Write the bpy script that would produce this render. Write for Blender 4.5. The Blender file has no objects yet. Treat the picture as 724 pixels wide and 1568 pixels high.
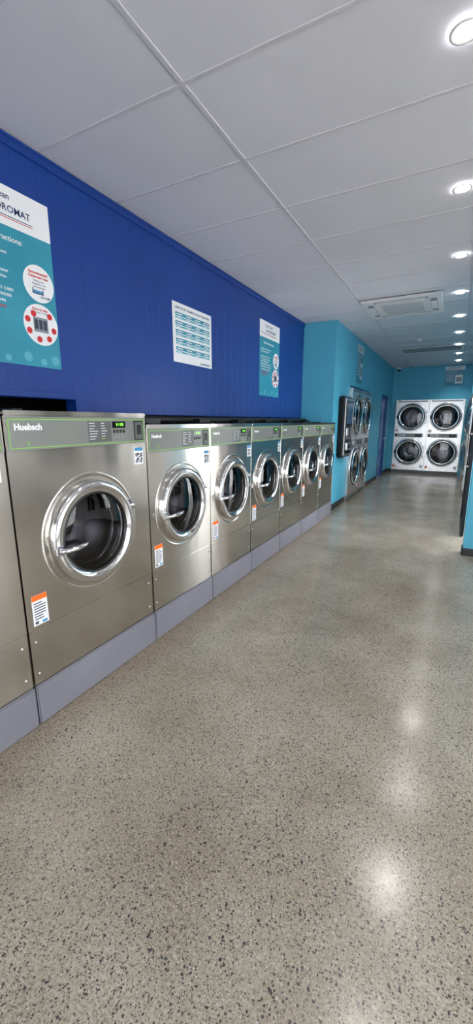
import bpy, bmesh, math, random
from mathutils import Vector, Matrix
random.seed(4)
S=bpy.context.scene
COL=S.collection
S.view_settings.view_transform='Standard'
S.view_settings.exposure=0.0

# ---------------------------------------------------------------- materials
def srgb(r,g,b):
    f=lambda c:(c/255/12.92) if c/255<=0.04045 else ((c/255+0.055)/1.055)**2.4
    return (f(r),f(g),f(b),1)
def M(name,col,rough=0.5,metal=0.0,emit=None,es=0,coat=0,spec=0.5):
    m=bpy.data.materials.new(name); m.use_nodes=True
    b=m.node_tree.nodes['Principled BSDF']
    b.inputs['Base Color'].default_value=col
    b.inputs['Roughness'].default_value=rough
    b.inputs['Metallic'].default_value=metal
    b.inputs['Coat Weight'].default_value=coat
    b.inputs['Specular IOR Level'].default_value=spec
    if emit:
        b.inputs['Emission Color'].default_value=emit
        b.inputs['Emission Strength'].default_value=es
    return m
def bsdf(m): return m.node_tree.nodes['Principled BSDF']
def mottled(m,scale,c1,c2,bump=0.0,stretch=(1,1,1),bscale=None,rr=None,aniso=0):
    nt=m.node_tree; N=nt.nodes; L=nt.links; b=bsdf(m)
    tc=N.new('ShaderNodeTexCoord'); mp=N.new('ShaderNodeMapping'); mp.inputs['Scale'].default_value=stretch
    L.new(tc.outputs['Object'],mp.inputs['Vector'])
    n=N.new('ShaderNodeTexNoise'); n.inputs['Scale'].default_value=scale; n.inputs['Detail'].default_value=5
    L.new(mp.outputs[0],n.inputs['Vector'])
    r=N.new('ShaderNodeValToRGB'); r.color_ramp.elements[0].position=.3; r.color_ramp.elements[1].position=.7
    r.color_ramp.elements[0].color=c1; r.color_ramp.elements[1].color=c2
    L.new(n.outputs['Fac'],r.inputs[0]); L.new(r.outputs[0],b.inputs['Base Color'])
    if bump:
        n2=N.new('ShaderNodeTexNoise'); n2.inputs['Scale'].default_value=bscale or scale*4; L.new(mp.outputs[0],n2.inputs['Vector'])
        bp=N.new('ShaderNodeBump'); bp.inputs['Strength'].default_value=bump; bp.inputs['Distance'].default_value=.01
        L.new(n2.outputs['Fac'],bp.inputs['Height']); L.new(bp.outputs[0],b.inputs['Normal'])
    if rr:
        mr=N.new('ShaderNodeMapRange'); mr.inputs['To Min'].default_value=rr[0]; mr.inputs['To Max'].default_value=rr[1]
        L.new(n.outputs['Fac'],mr.inputs['Value']); L.new(mr.outputs[0],b.inputs['Roughness'])
    if aniso:
        b.inputs['Anisotropic'].default_value=aniso
        cx=N.new('ShaderNodeCombineXYZ'); cx.inputs[2].default_value=1.0; L.new(cx.outputs[0],b.inputs['Tangent'])
    return m

BLUE=mottled(M('paint_royal_blue',srgb(14,58,140),.42),1.2,srgb(4,52,130),srgb(8,58,140),.03,bscale=120)
TEAL=mottled(M('paint_teal',srgb(70,170,200),.5),1.0,srgb(78,172,202),srgb(86,180,210),.03,bscale=120)
CEIL=mottled(M('ceiling_tile_white',srgb(222,222,230),.9),1.5,srgb(210,211,220),srgb(217,218,227),.12,bscale=260)
GRID=M('ceiling_grid_white',srgb(200,200,208),.6)
WHITE=M('white_plastic',srgb(222,222,224),.45)
WWALL=M('white_wall_paint',srgb(228,226,222),.6)
BASEB=M('black_skirting',srgb(38,38,42),.5)
STEEL=mottled(M('stainless_steel',srgb(205,202,196),.24,1.0),1.6,srgb(196,191,184),srgb(222,218,212),.38,stretch=(1,1,.4),bscale=2.6,rr=(.10,.22),aniso=.5)
STEEL2=mottled(M('stainless_steel_satin',srgb(215,215,218),.3,1.0),3,srgb(214,214,217),srgb(233,232,234),.06,bscale=3,rr=(.2,.34))
CHROME=M('chrome',srgb(225,226,230),.09,1.0)
BEZEL=M('brushed_bezel',srgb(222,221,221),.13,1.0)
DKST=M('drum_steel',srgb(150,148,150),.22,1.0)
BLACK=M('black_rubber',srgb(20,20,23),.35)
BLKGL=M('black_gloss',srgb(12,12,15),.1)
DARK=M('gap_shade_black',srgb(15,16,20),.9)  # near-black colour painted in for the shade of the gap behind the washers
PANEL=mottled(M('control_panel_grey',srgb(126,129,127),.35,.3),3,srgb(120,123,121),srgb(130,133,130))
PANELD=M('control_panel_dark',srgb(92,95,95),.35,.2)
GREEN=M('green_line',srgb(130,205,60),.4)
LED=M('green_led',srgb(120,255,60),.4,0,srgb(130,255,50),1.2)
PLINTH=mottled(M('plinth_paint',srgb(122,122,134),.4),2.5,srgb(118,118,128),srgb(128,128,138))
PW=M('poster_white',srgb(232,234,238),.35)
PT=mottled(M('poster_teal',srgb(40,140,168),.35),3,srgb(36,134,160),srgb(52,150,174))
PT2=M('poster_teal_light',srgb(90,170,190),.35)
PR=M('poster_red',srgb(200,40,50),.4)
PN=M('poster_navy',srgb(30,50,100),.4)
PG=M('poster_grey',srgb(130,140,150),.4)
ORANGE=M('label_orange',srgb(240,110,30),.5)
INK=M('label_ink',srgb(50,55,75),.5)
LBL=M('label_blue',srgb(60,140,190),.4)
DOORB=mottled(M('door_paint_blue',srgb(22,84,150),.4),1,srgb(20,80,146),srgb(26,90,158))
LAMP=M('lamp_emitter',(1,1,1,1),.5,0,(1,.98,.95,1),65)
FRAME=M('black_aluminium',srgb(28,28,32),.35,.6)
HOSE=M('black_hose',srgb(16,16,18),.4)
PAVE=mottled(M('pavement_concrete',srgb(190,188,184),.8),1.5,srgb(184,182,178),srgb(200,198,194))

# perforated drum
DRUM=M('perforated_drum',srgb(150,152,160),.25,1.0)
nt=DRUM.node_tree; v=nt.nodes.new('ShaderNodeTexVoronoi'); v.inputs['Scale'].default_value=38; v.inputs['Randomness'].default_value=.1
tc=nt.nodes.new('ShaderNodeTexCoord'); nt.links.new(tc.outputs['Object'],v.inputs['Vector'])
r=nt.nodes.new('ShaderNodeValToRGB'); r.color_ramp.interpolation='CONSTANT'; r.color_ramp.elements[0].color=(.005,.005,.006,1); r.color_ramp.elements[1].position=.2; r.color_ramp.elements[1].color=srgb(160,160,166)
nt.links.new(v.outputs['Distance'],r.inputs[0]); nt.links.new(r.outputs[0],bsdf(DRUM).inputs['Base Color'])

def glassmat(name,tint,refl=1.0):
    m=bpy.data.materials.new(name); m.use_nodes=True; nt=m.node_tree; nt.nodes.clear()
    o=nt.nodes.new('ShaderNodeOutputMaterial'); mx=nt.nodes.new('ShaderNodeMixShader')
    t=nt.nodes.new('ShaderNodeBsdfTransparent'); t.inputs[0].default_value=tint
    g=nt.nodes.new('ShaderNodeBsdfGlossy'); g.inputs['Roughness'].default_value=.02
    f=nt.nodes.new('ShaderNodeFresnel'); f.inputs['IOR'].default_value=1.5*refl
    nt.links.new(f.outputs[0],mx.inputs[0]); nt.links.new(t.outputs[0],mx.inputs[1]); nt.links.new(g.outputs[0],mx.inputs[2]); nt.links.new(mx.outputs[0],o.inputs[0])
    return m
DGLASS=glassmat('door_glass_tinted',(.50,.50,.53,1),1.05)
WGLASS=glassmat('window_glass',(.97,.98,.98,1))

# polished concrete
FLOOR=M('polished_concrete',srgb(160,155,146),.2)
def floor_nodes():
    nt=FLOOR.node_tree; N=nt.nodes; L=nt.links; b=bsdf(FLOOR)
    tc=N.new('ShaderNodeTexCoord'); V=tc.outputs['Object']
    def noise(s,d=4,ro=.55):
        n=N.new('ShaderNodeTexNoise'); n.inputs['Scale'].default_value=s; n.inputs['Detail'].default_value=d; n.inputs['Roughness'].default_value=ro; L.new(V,n.inputs['Vector']); return n.outputs['Fac']
    def ramp(x,p0,c0,p1,c1):
        r=N.new('ShaderNodeValToRGB'); e=r.color_ramp.elements; e[0].position=p0;e[0].color=c0;e[1].position=p1;e[1].color=c1; L.new(x,r.inputs[0]); return r.outputs[0]
    def mix(a,b_,f,mode='MIX'):
        m=N.new('ShaderNodeMix'); m.data_type='RGBA'; m.blend_type=mode
        if isinstance(f,float): m.inputs[0].default_value=f
        else: L.new(f,m.inputs[0])
        for s,x in ((6,a),(7,b_)):
            if isinstance(x,tuple): m.inputs[s].default_value=x
            else: L.new(x,m.inputs[s])
        return m.outputs[2]
    base=ramp(noise(1.6,6,.6),.34,srgb(148,138,122),.66,srgb(180,173,160))
    fine=ramp(noise(110,3),.35,srgb(208,203,193),.62,srgb(255,255,255))
    c=mix(base,fine,.85,'MULTIPLY')
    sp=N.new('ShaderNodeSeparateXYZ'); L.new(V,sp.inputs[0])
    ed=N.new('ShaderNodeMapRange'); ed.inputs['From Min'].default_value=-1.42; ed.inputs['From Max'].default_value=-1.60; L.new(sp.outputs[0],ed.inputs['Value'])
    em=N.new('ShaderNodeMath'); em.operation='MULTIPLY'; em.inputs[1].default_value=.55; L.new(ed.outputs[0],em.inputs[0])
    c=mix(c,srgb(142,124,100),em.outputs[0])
    def agg(scale,thr_sel,size,col_a,col_b,cur,seedoff,op=.9):
        mp=N.new('ShaderNodeMapping'); mp.inputs['Location'].default_value=(seedoff,seedoff*.7,0); mp.inputs['Rotation'].default_value=(0,0,seedoff)
        L.new(V,mp.inputs['Vector'])
        n=N.new('ShaderNodeTexNoise'); n.inputs['Scale'].default_value=scale*1.3; L.new(mp.outputs[0],n.inputs['Vector'])
        ms=N.new('ShaderNodeVectorMath'); ms.operation='SCALE'; ms.inputs['Scale'].default_value=1.2/scale; L.new(n.outputs['Color'],ms.inputs[0])
        ad=N.new('ShaderNodeVectorMath'); ad.operation='ADD'; L.new(mp.outputs[0],ad.inputs[0]); L.new(ms.outputs[0],ad.inputs[1])
        vo=N.new('ShaderNodeTexVoronoi'); vo.voronoi_dimensions='2D'; vo.inputs['Scale'].default_value=scale; L.new(ad.outputs[0],vo.inputs['Vector'])
        sep=N.new('ShaderNodeSeparateColor'); L.new(vo.outputs['Color'],sep.inputs[0])
        mr=N.new('ShaderNodeMapRange'); mr.inputs['From Min'].default_value=thr_sel; mr.inputs['From Max'].default_value=1; mr.inputs['To Min'].default_value=-.02; mr.inputs['To Max'].default_value=size
        L.new(sep.outputs[0],mr.inputs['Value'])
        lt=N.new('ShaderNodeMath'); lt.operation='SUBTRACT'; L.new(mr.outputs[0],lt.inputs[0]); L.new(vo.outputs['Distance'],lt.inputs[1])
        ml=N.new('ShaderNodeMath'); ml.operation='MULTIPLY'; ml.use_clamp=True; ml.inputs[1].default_value=14; L.new(lt.outputs[0],ml.inputs[0])
        m2=N.new('ShaderNodeMath'); m2.operation='MULTIPLY'; m2.inputs[1].default_value=op; L.new(ml.outputs[0],m2.inputs[0])
        cc=mix(col_a,col_b,sep.outputs[1])
        return mix(cur,cc,m2.outputs[0])
    c=agg(130,.45,.45,srgb(206,200,190),srgb(160,146,124),c,3.1,.6)
    c=agg(240,.35,.52,srgb(50,50,54),srgb(112,106,98),c,7.7,.75)
    c=agg(130,.46,.44,srgb(28,29,34),srgb(86,83,82),c,1.3,.92)
    c=agg(80,.80,.40,srgb(28,30,36),srgb(68,68,72),c,5.9,.92)
    L.new(c,b.inputs['Base Color'])
    rr=N.new('ShaderNodeMapRange'); rr.inputs['From Min'].default_value=.3; rr.inputs['From Max'].default_value=.7; rr.inputs['To Min'].default_value=.15; rr.inputs['To Max'].default_value=.27
    L.new(noise(2.2,6,.65),rr.inputs['Value']); L.new(rr.outputs[0],b.inputs['Roughness'])
    b.inputs['Specular IOR Level'].default_value=.65
    bp=N.new('ShaderNodeBump'); bp.inputs['Strength'].default_value=.09; bp.inputs['Distance'].default_value=.006
    L.new(noise(9,4),bp.inputs['Height']); L.new(bp.outputs[0],b.inputs['Normal'])
floor_nodes()

# ---------------------------------------------------------------- mesh builder
class B:
    def __init__(s,name): s.n=name; s.bm=bmesh.new(); s.mats=[]
    def mi(s,m):
        if m not in s.mats: s.mats.append(m)
        return s.mats.index(m)
    def box(s,x0,x1,y0,y1,z0,z1,m,bev=0,seg=2,nofront=False):
        t=bmesh.new(); bmesh.ops.create_cube(t,size=1)
        for v in t.verts: v.co=Vector(((x0+x1)/2+v.co.x*(x1-x0),(y0+y1)/2+v.co.y*(y1-y0),(z0+z1)/2+v.co.z*(z1-z0)))
        if nofront:
            f=[f for f in t.faces if f.normal.x>.9]; bmesh.ops.delete(t,geom=f,context='FACES')
        if bev: bmesh.ops.bevel(t,geom=t.edges[:],offset=bev,segments=seg,affect='EDGES')
        s._add(t,m)
    def _add(s,t,m,smooth=False):
        i=s.mi(m); mp={}
        for v in t.verts: mp[v]=s.bm.verts.new(v.co)
        for f in t.faces:
            try:
                nf=s.bm.faces.new([mp[v] for v in f.verts]); nf.material_index=i; nf.smooth=smooth or f.smooth
            except ValueError: pass
        t.free()
    def lathe(s,prof,yc,zc,m,N=64,smooth=True,axis='X',xc=0):
        i=s.mi(m); rings=[]
        for (x,r) in prof:
            if r<1e-5: rings.append([s.bm.verts.new(s.ax(x,0,0,axis,xc,yc,zc))]); continue
            rings.append([s.bm.verts.new(s.ax(x,r*math.cos(2*math.pi*k/N),r*math.sin(2*math.pi*k/N),axis,xc,yc,zc)) for k in range(N)])
        for a,b in zip(rings,rings[1:]):
            for k in range(N):
                k2=(k+1)%N
                if len(a)==1 and len(b)==1: continue
                if len(b)==1: vs=[a[k],a[k2],b[0]]
                elif len(a)==1: vs=[a[0],b[k2],b[k]]
                else: vs=[a[k],a[k2],b[k2],b[k]]
                f=s.bm.faces.new(vs); f.material_index=i; f.smooth=smooth
    def ax(s,h,a,b,axis,xc,yc,zc):
        if axis=='X': return (xc+h,yc+a,zc+b)
        if axis=='Z': return (xc+a,yc+b,zc+h)
        return (xc+a,yc+h,zc+b)
    def holeplate(s,x,y0,y1,z0,z1,yc,zc,r,m,N=64):
        i=s.mi(m); ang=[2*math.pi*k/N for k in range(N)]
        for cy,cz in ((y0,z0),(y0,z1),(y1,z0),(y1,z1)):
            a=math.atan2(cz-zc,cy-yc)%(2*math.pi); k=min(range(N),key=lambda q:abs((ang[q]-a+math.pi)%(2*math.pi)-math.pi)); ang[k]=a
        inn=[];out=[]
        for a in ang:
            c,sn=math.cos(a),math.sin(a)
            t=min(((y1-yc)/c if c>1e-9 else (y0-yc)/c if c<-1e-9 else 1e9),((z1-zc)/sn if sn>1e-9 else (z0-zc)/sn if sn<-1e-9 else 1e9))
            inn.append(s.bm.verts.new((x,yc+r*c,zc+r*sn))); out.append(s.bm.verts.new((x,yc+t*c,zc+t*sn)))
        back=[s.bm.verts.new((x-.02,v.co.y,v.co.z)) for v in out]
        for k in range(N):
            k2=(k+1)%N
            f=s.bm.faces.new([inn[k],out[k],out[k2],inn[k2]]); f.material_index=i
            f=s.bm.faces.new([out[k],back[k],back[k2],out[k2]]); f.material_index=i
    def tube(s,pts,rad,m,N=12):
        i=s.mi(m); rings=[]
        for k,p in enumerate(pts):
            p=Vector(p); d=(Vector(pts[min(k+1,len(pts)-1)])-Vector(pts[max(k-1,0)])).normalized()
            u=d.cross(Vector((0,0,1)));
            if u.length<.1: u=d.cross(Vector((0,1,0)))
            u.normalize(); w=d.cross(u); r=rad[k] if isinstance(rad,(list,tuple)) else rad
            rings.append([s.bm.verts.new(p+u*r*math.cos(2*math.pi*q/N)+w*r*math.sin(2*math.pi*q/N)) for q in range(N)])
        for a,b in zip(rings,rings[1:]):
            for q in range(N):
                f=s.bm.faces.new([a[q],a[(q+1)%N],b[(q+1)%N],b[q]]); f.material_index=i; f.smooth=True
        for rr in (rings[0],rings[-1]):
            f=s.bm.faces.new(rr); f.material_index=i
    def mesh(s):
        bmesh.ops.recalc_face_normals(s.bm,faces=s.bm.faces[:])
        me=bpy.data.meshes.new(s.n); s.bm.to_mesh(me); s.bm.free()
        for m in s.mats: me.materials.append(m)
        return me
    def obj(s,parent=None):
        o=bpy.data.objects.new(s.n,s.mesh()); COL.objects.link(o)
        if parent: o.parent=parent
        return o
def empty(name,loc=(0,0,0),rot=(0,0,0)):
    e=bpy.data.objects.new(name,None); e.location=loc; e.rotation_euler=rot; e.empty_display_size=.1; COL.objects.link(e); return e
def textmesh(txt,size,m,align='LEFT',bold=0.0,ext=.0003):
    c=bpy.data.curves.new('lettering','FONT'); c.body=txt; c.size=size; c.align_x=align; c.extrude=ext; c.offset=bold; c.resolution_u=2
    o=bpy.data.objects.new('tmp',c); COL.objects.link(o)
    bpy.context.view_layer.update()
    me=bpy.data.meshes.new_from_object(o.evaluated_get(bpy.context.evaluated_depsgraph_get()))
    bpy.data.objects.remove(o); me.materials.clear(); me.materials.append(m); me.name='lettering'
    return me
def child(name,me,parent,loc=(0,0,0),rot=(0,0,0)):
    o=bpy.data.objects.new(name,me); o.location=loc; o.rotation_euler=rot; o.parent=parent; COL.objects.link(o); return o
R90=math.radians(90)

# ---------------------------------------------------------------- room constants
CZ=2.896; HX=-2.205; XR=3.6; YB=-3.2; YF=12.5; XB=-2.95; RX=.25; YD=8.95; XW=.95
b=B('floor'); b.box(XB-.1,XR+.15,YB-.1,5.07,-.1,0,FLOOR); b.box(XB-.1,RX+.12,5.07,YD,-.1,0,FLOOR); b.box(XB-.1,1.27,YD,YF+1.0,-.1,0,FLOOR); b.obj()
e=empty('ceiling')
b=B('tiles'); b.box(XB-.1,XR+.15,YB-.15,5.07,CZ+.004,CZ+.1,CEIL); b.box(XB-.1,RX+.12,5.07,YD,CZ+.004,CZ+.1,CEIL); b.box(XB-.1,1.27,YD,YF+1.0,CZ+.004,CZ+.1,CEIL); b.obj(e)
b=B('grid')
xs=[-1.222,-.022,1.178,2.378,3.578]
for x in xs: b.box(x-.012,x+.012,YB,YF if x<0.3 else 4.92,CZ-.0005,CZ+.006,GRID,.0015,1)
y=1.774-.6*8
while y<YF:
    b.box(HX,XR if y<4.9 else .25,y-.010,y+.010,CZ+.0,CZ+.0055,GRID,.0015,1); y+=.6
b.obj(e)

# blue bulkhead wall : boards with shallow grooves
b=B('wall_left'); 
y=YB; P=.15
while y<6.3:
    y1=min(y+P,6.3); z0=1.585 if y1<1.98 else 1.50
    b.box(HX-.10,HX,y,y1-.0005,z0,CZ,BLUE,.0018,1); y+=P
b.box(HX-.12,HX-.09,YB,6.3,1.59,CZ,BLUE)
b.obj()
b=B('trim_1'); b.box(HX,HX+.012,YB,6.3,CZ-.055,CZ-.005,BLUE,.003,1); b.box(HX,HX+.02,YB,6.3,CZ-.018,CZ-.004,BLUE,.002,1); b.obj()
b=B('trim_2'); b.box(HX,HX+.006,YB,1.95,1.587,1.625,BLUE,.002,1); b.obj()
b=B('wall_service'); b.box(XB-.1,XB,YB,6.3,0,CZ,DARK); b.obj()
XL=-1.70
b=B('wall_return'); b.box(XB-.1,XL,6.30,6.42,0,CZ,TEAL); b.obj()
b=B('wall_left_rear')
def wl(y0,y1,z0,z1): b.box(XL-.12,XL,y0,y1,z0,z1,TEAL)
wl(6.42,7.36,0,CZ); wl(7.36,9.10,2.06,CZ); wl(9.10,10.74,0,CZ); wl(10.74,11.70,2.1,CZ); wl(11.70,YF,0,CZ); b.obj()
b=B('baseboard_left')
for y0,y1 in ((6.30,7.35),(9.11,10.68),(11.76,YF)): b.box(XL,XL+.012,y0,y1,0,.10,BASEB,.002,1)
b.box(-1.78,XL+.012,6.288,6.30,0,.1,BASEB)
b.obj()
b=B('wall_far')
b.box(XL-.12,-1.57,YF,YF+.12,0,CZ,TEAL); b.box(-1.57,.145,YF,YF+.12,2.02,CZ,TEAL); b.box(.145,.6,YF,YF+.12,0,CZ,TEAL); b.obj()
b=B('baseboard_far'); b.box(XL+.013,-1.575,YF-.012,YF,0,.1,BASEB); b.obj()
b=B('wall_service_far'); b.box(XB,1.17,YF+.9,YF+1,0,CZ,WWALL); b.obj()
b=B('wall_service_right'); b.box(1.17,1.27,YD-.12,YF+.9,0,CZ,WWALL); b.box(RX+.12,1.17,YD-.12,YD-.02,0,CZ,WWALL); b.obj()
b=B('wall_service_left'); b.box(XB-.1,XB,6.42,YF+1,0,CZ,WWALL); b.obj()
b=B('wall_right_rear')
b.box(RX,RX+.12,6.65,YD,0,CZ,TEAL); b.box(RX,RX+.12,YD,12.44,2.06,CZ,TEAL); b.box(RX,RX+.12,12.44,YF,0,CZ,TEAL); b.box(RX,RX+.12,5.07,6.65,2.14,CZ,TEAL); b.obj()
b=B('wall_partition'); b.box(.20,.44,4.92,5.07,0,CZ,TEAL); b.box(.44,XW,4.92,5.07,0,CZ,WWALL); b.box(XW,XR,4.92,5.07,2.5,CZ,WWALL); b.box(XW,XR,4.92,5.07,0,.6,WWALL); b.box(2.1,2.5,4.92,5.07,.6,2.5,WWALL); b.obj()
b=B('baseboard_right'); b.box(.19,XR-.01,4.908,4.92,0,.085,BASEB,.002,1); b.box(.188,.20,4.908,5.07,0,.085,BASEB,.002,1); b.box(RX-.012,RX,6.7,YD-.01,0,.1,BASEB); b.obj()
b=B('wall_right')
b.box(XR,XR+.15,YB,-1.6,0,CZ,WWALL); b.box(XR,XR+.15,3.8,5.07,0,CZ,WWALL); b.box(XR,XR+.15,-1.6,3.8,2.5,CZ,WWALL); b.box(XR,XR+.15,-1.6,3.8,0,.25,WWALL); b.obj()
b=B('wall_front')
b.box(XB,-1.2,YB-.15,YB,0,CZ,WWALL); b.box(-1.2,XR,YB-.15,YB,2.6,CZ,WWALL); b.obj()
e=empty('window_1'); b=B('frame')
for y in (-1.6,.2,2.0,3.74): b.box(XR+.03,XR+.10,y,y+.06,.25,2.5,FRAME)
b.box(XR+.03,XR+.10,-1.6,3.8,.25,.31,FRAME); b.box(XR+.03,XR+.10,-1.6,3.8,2.44,2.5,FRAME); b.obj(e)
b=B('glass'); b.box(XR+.06,XR+.066,-1.56,3.76,.3,2.45,WGLASS); b.obj(e)
e=empty('window_2'); b=B('frame')
for x in (-1.2,.0,1.2,2.4,XR-.06): b.box(x,x+.06,YB-.10,YB-.03,0,2.6,FRAME)
b.box(-1.2,XR,YB-.10,YB-.03,0,.1,FRAME); b.box(-1.2,XR,YB-.10,YB-.03,2.52,2.6,FRAME); b.obj(e)
b=B('glass'); b.box(-1.16,XR-.05,YB-.07,YB-.064,.05,2.55,WGLASS); b.obj(e)
for nm,x0,x1 in (('added_window_3',XW,2.1),('added_window_4',2.5,XR-.02)):  # unseen windows, added to give the steel washer fronts bright reflections
    e=empty(nm); b=B('frame')
    for x in (x0,(x0+x1)/2-.02,x1-.05): b.box(x,x+.05,4.96,5.03,.6,2.5,WHITE)
    b.box(x0,x1,4.96,5.03,.6,.65,WHITE); b.box(x0,x1,4.96,5.03,2.45,2.5,WHITE); b.obj(e)
    b=B('glass'); b.box(x0+.02,x1-.02,4.99,4.996,.62,2.48,WGLASS); b.obj(e)
b=B('pavement'); b.box(-14,24,-24,YB-.16,-.12,-.02,PAVE); b.box(XR+.16,24,YB-.16,20,-.12,-.02,PAVE); b.box(RX+.13,XR+.16,5.08,YD-.13,-.12,-.02,PAVE); b.box(1.28,XR+.16,YD-.13,20,-.12,-.02,PAVE); b.obj()

# ---------------------------------------------------------------- washing machines
def washer_meshes(w,top,R,big):
    g=.003; parts=[]
    zc=.876; yc=w/2-.003
    b=B('cabinet')
    b.box(-.80,.012,g,w-g,0,.205,PLINTH,.006,2)
    b.box(-.80,.002,g,w-g,.207,top-.03,STEEL,nofront=True)
    seam=.485
    b.box(-.02,.0,g+.001,w-g-.001,.208,seam-.002,STEEL,.003,2)
    pb=top-.175
    b.holeplate(.0,g+.001,w-g-.001,seam+.001,pb,yc,zc,R-.02,STEEL)
    b.box(-.03,.006,g,w-g,pb+.001,top-.022,STEEL,.003,2)
    b.box(-.80,.012,g-.001,w-g+.001,top-.021,top,STEEL,.005,2)
    b.box(-.20,-.02,w*.08,w*.13,top,top+.010,BLACK,.003,1)
    for yy in (.035,w-.035):
        for zz in (seam-.06,.26): b.lathe([(0,.006),(.003,.006),(.004,.004),(.004,0)],yy,zz,CHROME,10)
    parts.append(b.mesh())
    b=B('door')
    b.lathe([(0,R+.046),(.0022,R+.042),(.0026,R+.036),(.0022,R+.030),(.0004,R+.024)],yc,zc,STEEL)
    b.lathe([(.0,R+.004),(.022,R+.004),(.032,R-.001),(.039,R-.012),(.041,R-.026),(.038,R-.042),(.028,R-.056)],yc,zc,BEZEL)
    b.lathe([(.028,R-.056),(.030,R-.060),(.026,R-.066),(.012,R-.070)],yc,zc,BLACK)
    b.lathe([(.012,R-.070),(-.03,R-.078),(-.034,R-.09),(-.06,R-.095)],yc,zc,CHROME)
    b.lathe([(-.06,R-.095),(-.075,R-.09),(-.085,R-.10),(-.10,R-.085),(-.11,R-.095)],yc,zc,BLACK)
    b.lathe([(-.11,R-.095),(-.115,R-.02),(-.30,R-.02),(-.46,R-.02)],yc,zc,DRUM)
    b.lathe([(-.46,R-.02),(-.44,R-.1),(-.455,.07),(-.43,.05),(-.43,0)],yc,zc,DKST)
    for a in (30,150,270):
        a=math.radians(a); r0=R-.045; cy,cz=yc+r0*math.cos(a),zc+r0*math.sin(a)
        b.tube([(-.12,cy,cz),(-.28,cy,cz),(-.45,cy,cz)],[.022,.03,.022],DKST)
    b.lathe([(.018,R-.066),(.026,R-.10),(.032,.08),(.034,0)],yc,zc,DGLASS)
    hy=yc-R+.018; hz=zc-.035
    b.box(.028,.052,hy-.028,hy+.03,hz-.026,hz+.026,CHROME,.010,3)
    b.tube([(.052,hy-.01,hz),(.070,hy+.02,hz+.001),(.078,hy+.075,hz+.004),(.078,hy+.12,hz+.008),(.074,hy+.15,hz+.012)],[.011,.013,.015,.012,.004],CHROME,14)
    b.tube([(.035,yc+R-.01,zc+.085),(.035,yc+R-.01,zc+.115)],.012,CHROME)
    b.box(.0,.03,yc+R-.018,yc+R+.012,zc+.07,zc+.13,CHROME,.005,2)
    parts.append(b.mesh())
    b=B('controls')
    z0=pb+.006; z1=top-.026; x=.006
    b.box(x,x+.0015,.012,w-.012,z0,z1,PANEL)
    t=.003
    yl,yr=.020,w-.020
    for a in ((yl,yr,z1-.010-t,z1-.010),(yl,yr,z0+.008,z0+.008+t),(yl,yl+t,z0+.008,z1-.010),(yr-t,yr,z0+.008,z1-.010)): b.box(x+.001,x+.0025,*a,GREEN)
    m0=w*.50
    b.box(x+.001,x+.002,m0,w*.68,z0+.018,z1-.02,PANELD)
    for k in range(7):
        zz=z1-.028-k*(z1-z0-.05)/7
        b.box(x+.002,x+.0024,m0+.008,m0+.008+random.uniform(.03,.06),zz-.003,zz,PW)
        b.box(x+.002,x+.0024,w*.60,w*.60+random.uniform(.02,.045),zz-.003,zz,GREEN if k==6 else PW)
    d0=w*.69
    b.box(x+.001,x+.003,d0,d0+.10,z1-.055,z1-.020,BLKGL,.001,1)
    for k,dx in enumerate((.03,.048,.060,.074)):
        if k==1: b.box(x+.003,x+.0036,d0+dx,d0+dx+.003,z1-.042,z1-.030,LED)
        else: b.box(x+.003,x+.0036,d0+dx,d0+dx+.007,z1-.044,z1-.030,LED)
    for k in range(4): b.box(x+.001,x+.004,d0+.004+k*.024,d0+.020+k*.024,z1-.082,z1-.064,BLACK,.002,1)
    for k in range(3): b.box(x+.001,x+.004,d0+.010+k*.026,d0+.028+k*.026,z1-.112,z1-.096,PG,.002,1)
    c0=w-.105
    b.box(x+.001,x+.004,c0,c0+.075,z0+.016,z1-.016,BLACK,.002,1)
    b.box(x+.003,x+.006,c0+.006,c0+.069,z0+.022,z1-.022,PANELD,.002,1)
    b.box(x+.006,x+.010,c0+.022,c0+.054,z0+.05,z1-.04,BLACK,.003,1)
    b.box(.0,.0012,.035,.115,.505,.655,PW); b.box(.0012,.0016,.035,.115,.628,.655,ORANGE)
    for k in range(7): b.box(.0012,.0016,.043,.043+random.uniform(.04,.065),.612-k*.013,.617-k*.013,INK)
    b.box(.0012,.0016,.043,.06,.512,.526,INK); b.box(.0012,.0016,.08,.107,.51,.522,LBL)
    q0=w-.105 if big else w-.085; qz=pb-.12; qs=.075
    b.box(.0,.0012,q0,q0+qs,qz,qz+.1,PW); b.box(.0012,.0016,q0+.003,q0+qs-.003,qz+.078,qz+.098,LBL)
    rs=random.Random(5); n=9; c=(qs-.016)/n
    for i in range(n):
        for j in range(n):
            corner=(i<3 and j<3) or (i<3 and j>n-4) or (i>n-4 and j>n-4)
            if (corner and not (i in(1,n-2) and j in (1,n-2))) or (not corner and rs.random()<.5):
                b.box(.0012,.0016,q0+.008+i*c,q0+.008+(i+1)*c,qz+.010+j*c*.95,qz+.010+(j+1)*c*.95,INK)
    parts.append(b.mesh())
    lm=textmesh('Huebsch',.038 if big else .028,PW,bold=.0016)
    lm2=textmesh('6' if big else '4',.024,GREEN)
    return parts,(lm,(.0085,.045,z1-.056 if big else z1-.055)),(lm2,(.0085,.10,z0+.022))
def place_washer(ms,y):
    parts,l1,l2=ms
    e=empty('washing_machine',(-1.653,y,0))
    for me,n in zip(parts,('cabinet','door','controls')): child(n,me,e)
    child('lettering',l1[0],e,l1[1],(R90,0,R90)); child('lettering',l2[0],e,l2[1],(R90,0,R90))
BIG=washer_meshes(.881,1.495,.272,True); SM=washer_meshes(.7265,1.430,.256,False)
for k in (-2,-1,0): place_washer(BIG,1.035+.882*k)
for k in range(6): place_washer(SM,1.918+.7275*k)

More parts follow.
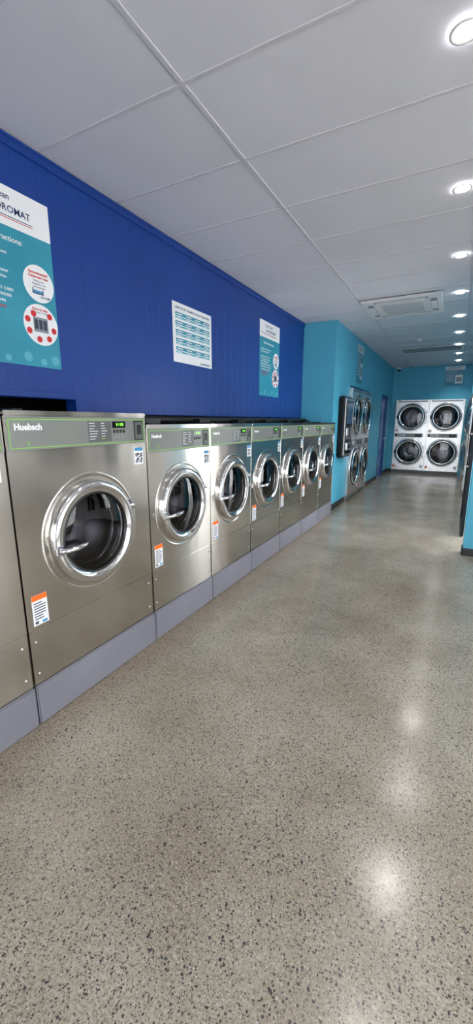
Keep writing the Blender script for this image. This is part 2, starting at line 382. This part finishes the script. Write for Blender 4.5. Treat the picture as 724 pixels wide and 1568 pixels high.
b=B('drain_pipe'); b.tube([(-2.12,1.96,1.464),(-2.12,3.5,1.464),(-2.12,5,1.464),(-2.12,6.25,1.464)],.028,HOSE); 
for k in range(6):
    y=2.2+.7235*k
    b.tube([(-2.12,y,1.464),(-2.30,y+.02,1.464),(-2.60,y+.1,1.464),(-2.9,y+.1,1.464)],.018,HOSE)
    b.box(-2.16,-2.02,y+.15,y+.33,1.432,1.468,BLACK,.006,2)
b.obj()

# ---------------------------------------------------------------- stacked dryers
def dryer_mesh(w):
    b=B('cabinet'); H=2.02; g=.003
    b.box(-.75,-.0,g,w-g,.0,H,STEEL2,nofront=True)
    b.box(-.02,-.004,g,w-g,0,.09,PANELD)
    yc=w/2
    for z0,z1,zc in ((.09,1.045,.60),(1.05,2.0,1.56)):
        b.holeplate(0,g,w-g,z0,z1,yc,zc,.335,STEEL2,64)
    b.box(-.02,.0,g,w-g,2.002,H,STEEL2)
    for zc in (.60,1.56):
        b.lathe([(.0,.385),(.016,.383),(.020,.376),(.020,.352)],yc,zc,STEEL2)
        b.lathe([(.020,.352),(.022,.338),(.030,.330)],yc,zc,BLACK)
        b.lathe([(.030,.330),(.046,.322),(.050,.306),(.044,.288),(.028,.280)],yc,zc,CHROME)
        b.lathe([(.028,.280),(.022,.272),(.015,.262),(.0,.262)],yc,zc,BLACK)
        b.lathe([(.018,.268),(.024,.15),(.026,0)],yc,zc,DGLASS)
        b.lathe([(0,.262),(-.08,.262),(-.09,.34),(-.5,.34),(-.5,.1),(-.48,0)],yc,zc,DRUM)
        b.box(.018,.045,yc-.385,yc-.345,zc-.05,zc+.05,BLACK,.006,2)
        b.box(.010,.030,yc+.365,yc+.395,zc+.10,zc+.17,CHROME,.004,1); b.box(.010,.030,yc+.365,yc+.395,zc-.17,zc-.10,CHROME,.004,1)
    b.box(.0,.012,.10,w-.10,1.01,1.115,PANEL,.003,1)
    b.box(.012,.016,w-.30,w-.14,1.02,1.105,BLACK,.002,1)
    b.box(.016,.018,w-.25,w-.19,1.078,1.09,PG)
    b.box(.012,.014,.13,.30,1.03,1.10,PW)
    for k in range(4): b.box(.014,.0145,.14,.26-.02*(k%2),1.04+k*.015,1.046+k*.015,INK)
    b.box(.0,.01,.03,.09,1.02,1.11,BLACK,.002,1)
    b.box(.0,.006,.05,w-.05,1.965,1.995,PANEL,.002,1)
    b.box(.0,.0015,.03,.11,1.14,1.22,PW); b.box(.0,.0015,w-.11,w-.03,.16,.24,PW); b.box(.0015,.002,.03,.11,1.20,1.22,ORANGE)
    b.box(.0,.0015,.03,.09,.16,.22,ORANGE)
    return b.mesh()
def place_dryer(me,loc,rz):
    e=empty('stacked_dryer',loc,(0,0,rz)); child('cabinet',me,e)
D86=dryer_mesh(.862); D84=dryer_mesh(.852)
for k in range(2): place_dryer(D86,(XL+.05,7.365+.864*k,0),0)
for k in range(2): place_dryer(D84,(-1.565+.854*k,YF-.03,0),-R90)
for k in range(4): place_dryer(D86,(RX-.03,9.839+.864*k,0),math.pi)

# ---------------------------------------------------------------- payment kiosk on left wall
e=empty('payment_kiosk',(XL+.004,6.62,.86)); b=B('housing')
b.box(0,.10,0,.58,0,.98,FRAME,.02,3); b.box(.10,.112,.03,.55,.03,.95,STEEL2,.006,2); b.box(.112,.118,.06,.52,.06,.92,BLKGL,.004,1)
b.box(.118,.122,.12,.46,.55,.86,M('kiosk_screen',srgb(30,50,70),.15,0,srgb(60,110,150),.25)); b.box(.118,.126,.12,.26,.36,.48,STEEL2,.003,1); b.box(.118,.130,.32,.46,.34,.50,BLACK,.005,1)
for i in range(3):
    for j in range(3): b.box(.130,.134,.335+i*.042,.365+i*.042,.355+j*.046,.385+j*.046,PG,.002,1)
b.box(.118,.135,.15,.43,.12,.24,STEEL2,.006,2); b.box(.135,.136,.18,.40,.15,.21,BLACK)
b.obj(e)

# blue door on left wall
e=empty('door_1',(XL,10.74,0)); b=B('leaf')
b.box(-.07,-.03,.045,.915,.005,2.055,DOORB,.003,1)
b.tube([(-.03,.86,1.0),(.02,.86,1.0)],.012,CHROME); b.tube([(.02,.865,1.0),(.022,.80,1.0),(.02,.75,1.0)],.009,CHROME); b.lathe([(-.03,.026),(-.024,.026),(-.022,0)],.86,1.0,CHROME,20)
b.obj(e); b=B('frame')
b.box(-.12,.012,0,.045,0,2.10,DOORB,.003,1); b.box(-.12,.012,.915,.96,0,2.10,DOORB,.003,1); b.box(-.12,.012,.045,.915,2.055,2.10,DOORB,.003,1); b.obj(e)

# framed sliding glass door on the right
e=empty('glass_door',(RX-.05,5.73,0)); b=B('frame')
b.box(-.02,.02,0,.06,.01,2.12,FRAME,.004,1); b.box(-.02,.02,.86,.92,.01,2.12,FRAME,.004,1); b.box(-.02,.02,.06,.86,.01,.10,FRAME,.003,1); b.box(-.02,.02,.06,.86,2.04,2.12,FRAME,.003,1); b.box(-.02,.02,.06,.86,.96,1.02,FRAME,.003,1)
b.tube([(-.02,.12,.9),(-.06,.12,.9),(-.06,.12,1.3),(-.02,.12,1.3)],.012,CHROME)
b.obj(e); b=B('pane'); b.box(-.004,.004,.05,.87,.09,2.05,WGLASS); b.obj(e)
b=B('safety_strips'); b.box(-.006,-.0045,.06,.86,.90,.95,PW); b.box(-.006,-.0045,.06,.86,1.45,1.52,PW); b.obj(e)

# ---------------------------------------------------------------- posters
def rect(b,x0,x1,y0,y1,lay,m): b.box(x0,x1,y0,y1,.001+.0006*lay,.0016+.0006*lay,m)
def disc(b,x,y,r,lay,m):
    z=.0016+.0006*lay; i=b.mi(m)
    vs=[b.bm.verts.new((x+r*math.cos(2*math.pi*k/40),y+r*math.sin(2*math.pi*k/40),z)) for k in range(40)]
    c=b.bm.verts.new((x,y,z+.0001))
    for k in range(40):
        f=b.bm.faces.new([vs[k],vs[(k+1)%40],c]); f.material_index=i
def T(e,txt,x,y,size,m,align='LEFT',bold=0,lay=3): child('lettering',textmesh(txt,size,m,align,bold,.0002),e,(x,y,.001+.0006*lay+.0004))
def instr_poster(loc,rot,w=.62,h=.885,name='instruction_poster'):
    e=empty(name,loc,rot); b=B('board')
    b.box(0,w,0,h,0,.0014,PT)
    rect(b,0,w,h-.19,h,1,PW); rect(b,.03,w-.11,h-.143,h-.139,2,PN); rect(b,.06,w-.11,h-.153,h-.149,2,PR)
    disc(b,w-.105,.455,.098,1,PW); disc(b,w-.115,.235,.112,1,PW)
    rect(b,w-.15,w-.08,.400,.406,2,PN); rect(b,w-.15,w-.145,.400,.43,2,PN); rect(b,w-.085,w-.08,.400,.43,2,PN); rect(b,w-.145,w-.085,.406,.42,2,LBL)
    rect(b,w-.165,w-.070,.195,.275,2,PG)
    for a in range(3): rect(b,w-.158+a*.029,w-.136+a*.029,.21,.262,3,INK)
    for (dx,dy) in ((-.085,.02),(-.080,-.04),(-.02,-.080),(.045,-.070),(.082,-.02),(-.045,.055),(.06,.055)):
        disc(b,w-.115+dx,.235+dy,.017,4,PR)
    for (x,y,r) in ((.06,.03,.02),(.17,.045,.03),(.28,.03,.018),(.40,.05,.026),(.5,.03,.02),(w-.04,.045,.026)): disc(b,x,y,r,1,PT2)
    b.obj(e)
    T(e,'Super Clean',w-.235,h-.062,.044,PN,'RIGHT',.0003); T(e,'LAUNDROMAT',w-.120,h-.120,.047,PN,'RIGHT',.0006)
    T(e,'Washer Instructions:',w-.185,h-.262,.038,PW,'RIGHT',.0006)
    T(e,'Recommended',w-.105,.505,.020,PR,'CENTER',.0006); T(e,'Detergent Use:',w-.105,.485,.020,PR,'CENTER',.0006)
    T(e,'Machines are',w-.105,.466,.014,PN,'CENTER'); T(e,'designed to use',w-.105,.450,.014,PN,'CENTER'); T(e,'less detergent',w-.105,.434,.014,PN,'CENTER')
    T(e,'1/2 CUP',w-.072,.382,.018,PN,'CENTER',.0005)
    T(e,'How to use:',w-.115,.312,.020,PR,'CENTER',.0006)
    T(e,'Place detergent in dispenser',w-.115,.298,.011,PN,'CENTER'); 
    lines=['1. Load clothes, close door and latch','2. Check the pockets for coins','','3. Add detergent and fabric softener','    in dispensers on top of machine.','4. SELECT TEMPERATURE.','5. INSERT COINS OR PAY BY CARD','6. PRESS START ON THE WASHER','    (no refunds or changes made)']
    yy=h-.330
    for l in lines:
        if l: T(e,l,.03,yy,.0205,PW,'LEFT',.0004)
        yy-=.030
    T(e,'Please allow washer to unlock',.05,yy,.0205,PR,'LEFT',.0004); T(e,'before opening door',.05,yy-.028,.0205,PR,'LEFT',.0004)
    return e
rw=(R90,0,R90)
instr_poster((HX+.001,1.187,1.762),rw)
instr_poster((HX+.001,4.70,1.765),rw)
e=empty('price_list_poster',(HX+.001,2.968,1.955),rw); b=B('board'); w,h=.62,.482
b.box(0,w,0,h,0,.0014,PW)
yy=h-.075
for k in range(5):
    rect(b,.04,w-.04,yy-.028,yy,1,PT); rect(b,.04,w-.04,yy-.050,yy-.034,1,PT2)
    for c in range(4): rect(b,.06+c*.14,.06+c*.14+.08,yy-.018,yy-.010,2,PW); rect(b,.06+c*.14,.06+c*.14+.06,yy-.045,yy-.040,2,PW)
    yy-=.070
b.obj(e)
T(e,'HOW TO GET THE MOST OUT OF YOUR WASH',w/2,h-.048,.025,PN,'CENTER',.0004)
T(e,'LAUNDROMAT',w-.03,.014,.026,PN,'RIGHT')
def small_poster(loc,rot,w,h):
    e=empty('dryer_instruction_poster',loc,rot); b=B('board'); b.box(0,w,0,h,0,.0014,PT)
    rect(b,0,w,h*.80,h,1,PW); rect(b,w*.55,w*.93,h*.12,h*.55,1,PW); rect(b,.03,w*.8,h*.84,h*.85,2,PR); rect(b,w*.6,w*.88,h*.2,h*.45,2,PG)
    for k in range(6): rect(b,.03,w*.48,h*.62-k*h*.08,h*.635-k*h*.08,2,PW)
    b.obj(e); T(e,'LAUNDROMAT',w/2,h*.88,h*.09,PN,'CENTER'); T(e,'Dryer Instructions',.03,h*.70,h*.07,PW)
small_poster((XL+.001,7.78,2.14),rw,.50,.66)
small_poster((-.42,YF-.001,2.36),(R90,0,0),.46,.50)

# ---------------------------------------------------------------- ceiling fixtures
def downlight(x,y):
    e=empty('downlight',(x,y,CZ-.003)); b=B('trim_ring')
    b.lathe([(0.0,.058),(-.004,.057),(-.005,.051),(-.002,.043)],0,0,WHITE,32,True,'Z'); b.obj(e)
    b=B('lamp'); b.lathe([(-.0025,.044),(-.0025,0)],0,0,LAMP,32,True,'Z'); b.obj(e)
for k in range(-3,9): downlight(-.125,2.075+1.2*k)
for k in range(-3,3): downlight(2.2,2.075+1.2*k)

e=empty('cassette_air_conditioner',(-.755,5.93,CZ-.005)); b=B('fascia')
s=.455
b.box(-s,s,-s,s,-.03,-.001,WHITE,.012,3)
b.box(-.26,.26,-.26,.26,-.036,-.03,WHITE,.004,1)
for k in range(14):
    y=-.23+k*.0354; b.box(-.235,.235,y,y+.009,-.0375,-.036,PG)
for sx,sy,dx,dy in ((0,.36,.30,.035),(0,-.36,.30,.035),(.36,0,.035,.30),(-.36,0,.035,.30)):
    b.box(sx-dx,sx+dx,sy-dy,sy+dy,-.0315,-.0301,PG); 
    b.box(sx-dx*.93,sx+dx*.93,sy-dy*.6,sy+dy*.6,-.040,-.0315,WHITE,.003,1)
b.obj(e)
e=empty('return_air_grille',(-.62,9.57,CZ-.005)); b=B('grille'); b.box(-.59,.59,-.29,.29,-.012,-.001,WHITE,.003,1)
for k in range(12): b.box(-.54,.54,-.25+k*.043,-.235+k*.043,-.016,-.012,PG)
b.obj(e)
e=empty('security_camera',(XL+.14,YF-.10,CZ-.005)); b=B('dome')
b.lathe([(0,.06),(-.05,.062),(-.055,.05)],0,0,WHITE,28,True,'Z'); b.lathe([(-.05,.05),(-.08,.042),(-.098,.02),(-.102,0)],0,0,BLKGL,28,True,'Z'); b.obj(e)
b=B('smoke_detector'); b.lathe([(CZ-.004,.05),(CZ-.03,.048),(CZ-.045,.03),(CZ-.045,0)],8.4,0,WHITE,28,True,'Z',-.75); b.obj()

# ---------------------------------------------------------------- light
W=bpy.data.worlds.new('sky'); S.world=W; W.use_nodes=True
bg=W.node_tree.nodes['Background']; bg.inputs[0].default_value=(.94,.965,1.0,1); bg.inputs[1].default_value=6.7
sl=bpy.data.lights.new('sun','SUN'); sl.energy=23; sl.angle=.01; sl.color=(1,.97,.93)
so=bpy.data.objects.new('sun',sl); so.rotation_euler=Vector((.45,-.35,-1)).to_track_quat('-Z','Y').to_euler(); so.location=(0,0,8); COL.objects.link(so)
def portal(name,loc,rot,sx,sy):
    l=bpy.data.lights.new(name,'AREA'); l.shape='RECTANGLE'; l.size=sx; l.size_y=sy; l.cycles.is_portal=True
    o=bpy.data.objects.new(name,l); o.location=loc; o.rotation_euler=rot; COL.objects.link(o)
portal('window_light_side',(XR+.12,1.1,1.37),(0,R90,0),2.2,5.3)
portal('window_light_front',(1.2,YB-.12,1.3),(R90,0,0),4.7,2.5)
portal('added_window_portal',(2.28,5.05,1.55),(-R90,0,0),2.64,1.9)  # sky portal for the added partition windows
portal('door_light_right',(RX+.115,5.86,1.07),(0,R90,0),2.12,1.56)
for k in range(-3,9):
    l=bpy.data.lights.new('downlight_beam','SPOT'); l.energy=24 if k<3 else 48; l.spot_size=math.radians(120); l.spot_blend=.8; l.shadow_soft_size=.028; l.color=(1,.97,.93)
    o=bpy.data.objects.new('downlight_beam',l); o.location=(-.125,2.075+1.2*k,CZ-.036); COL.objects.link(o)

# ---------------------------------------------------------------- camera
c=bpy.data.cameras.new('camera'); c.sensor_fit='VERTICAL'; c.sensor_height=36; c.lens=36*615/1568; c.clip_start=.02
o=bpy.data.objects.new('camera',c); o.location=(0,0,1.45); o.rotation_euler=(math.radians(90-12.74),0,math.radians(28.2)); COL.objects.link(o); S.camera=o
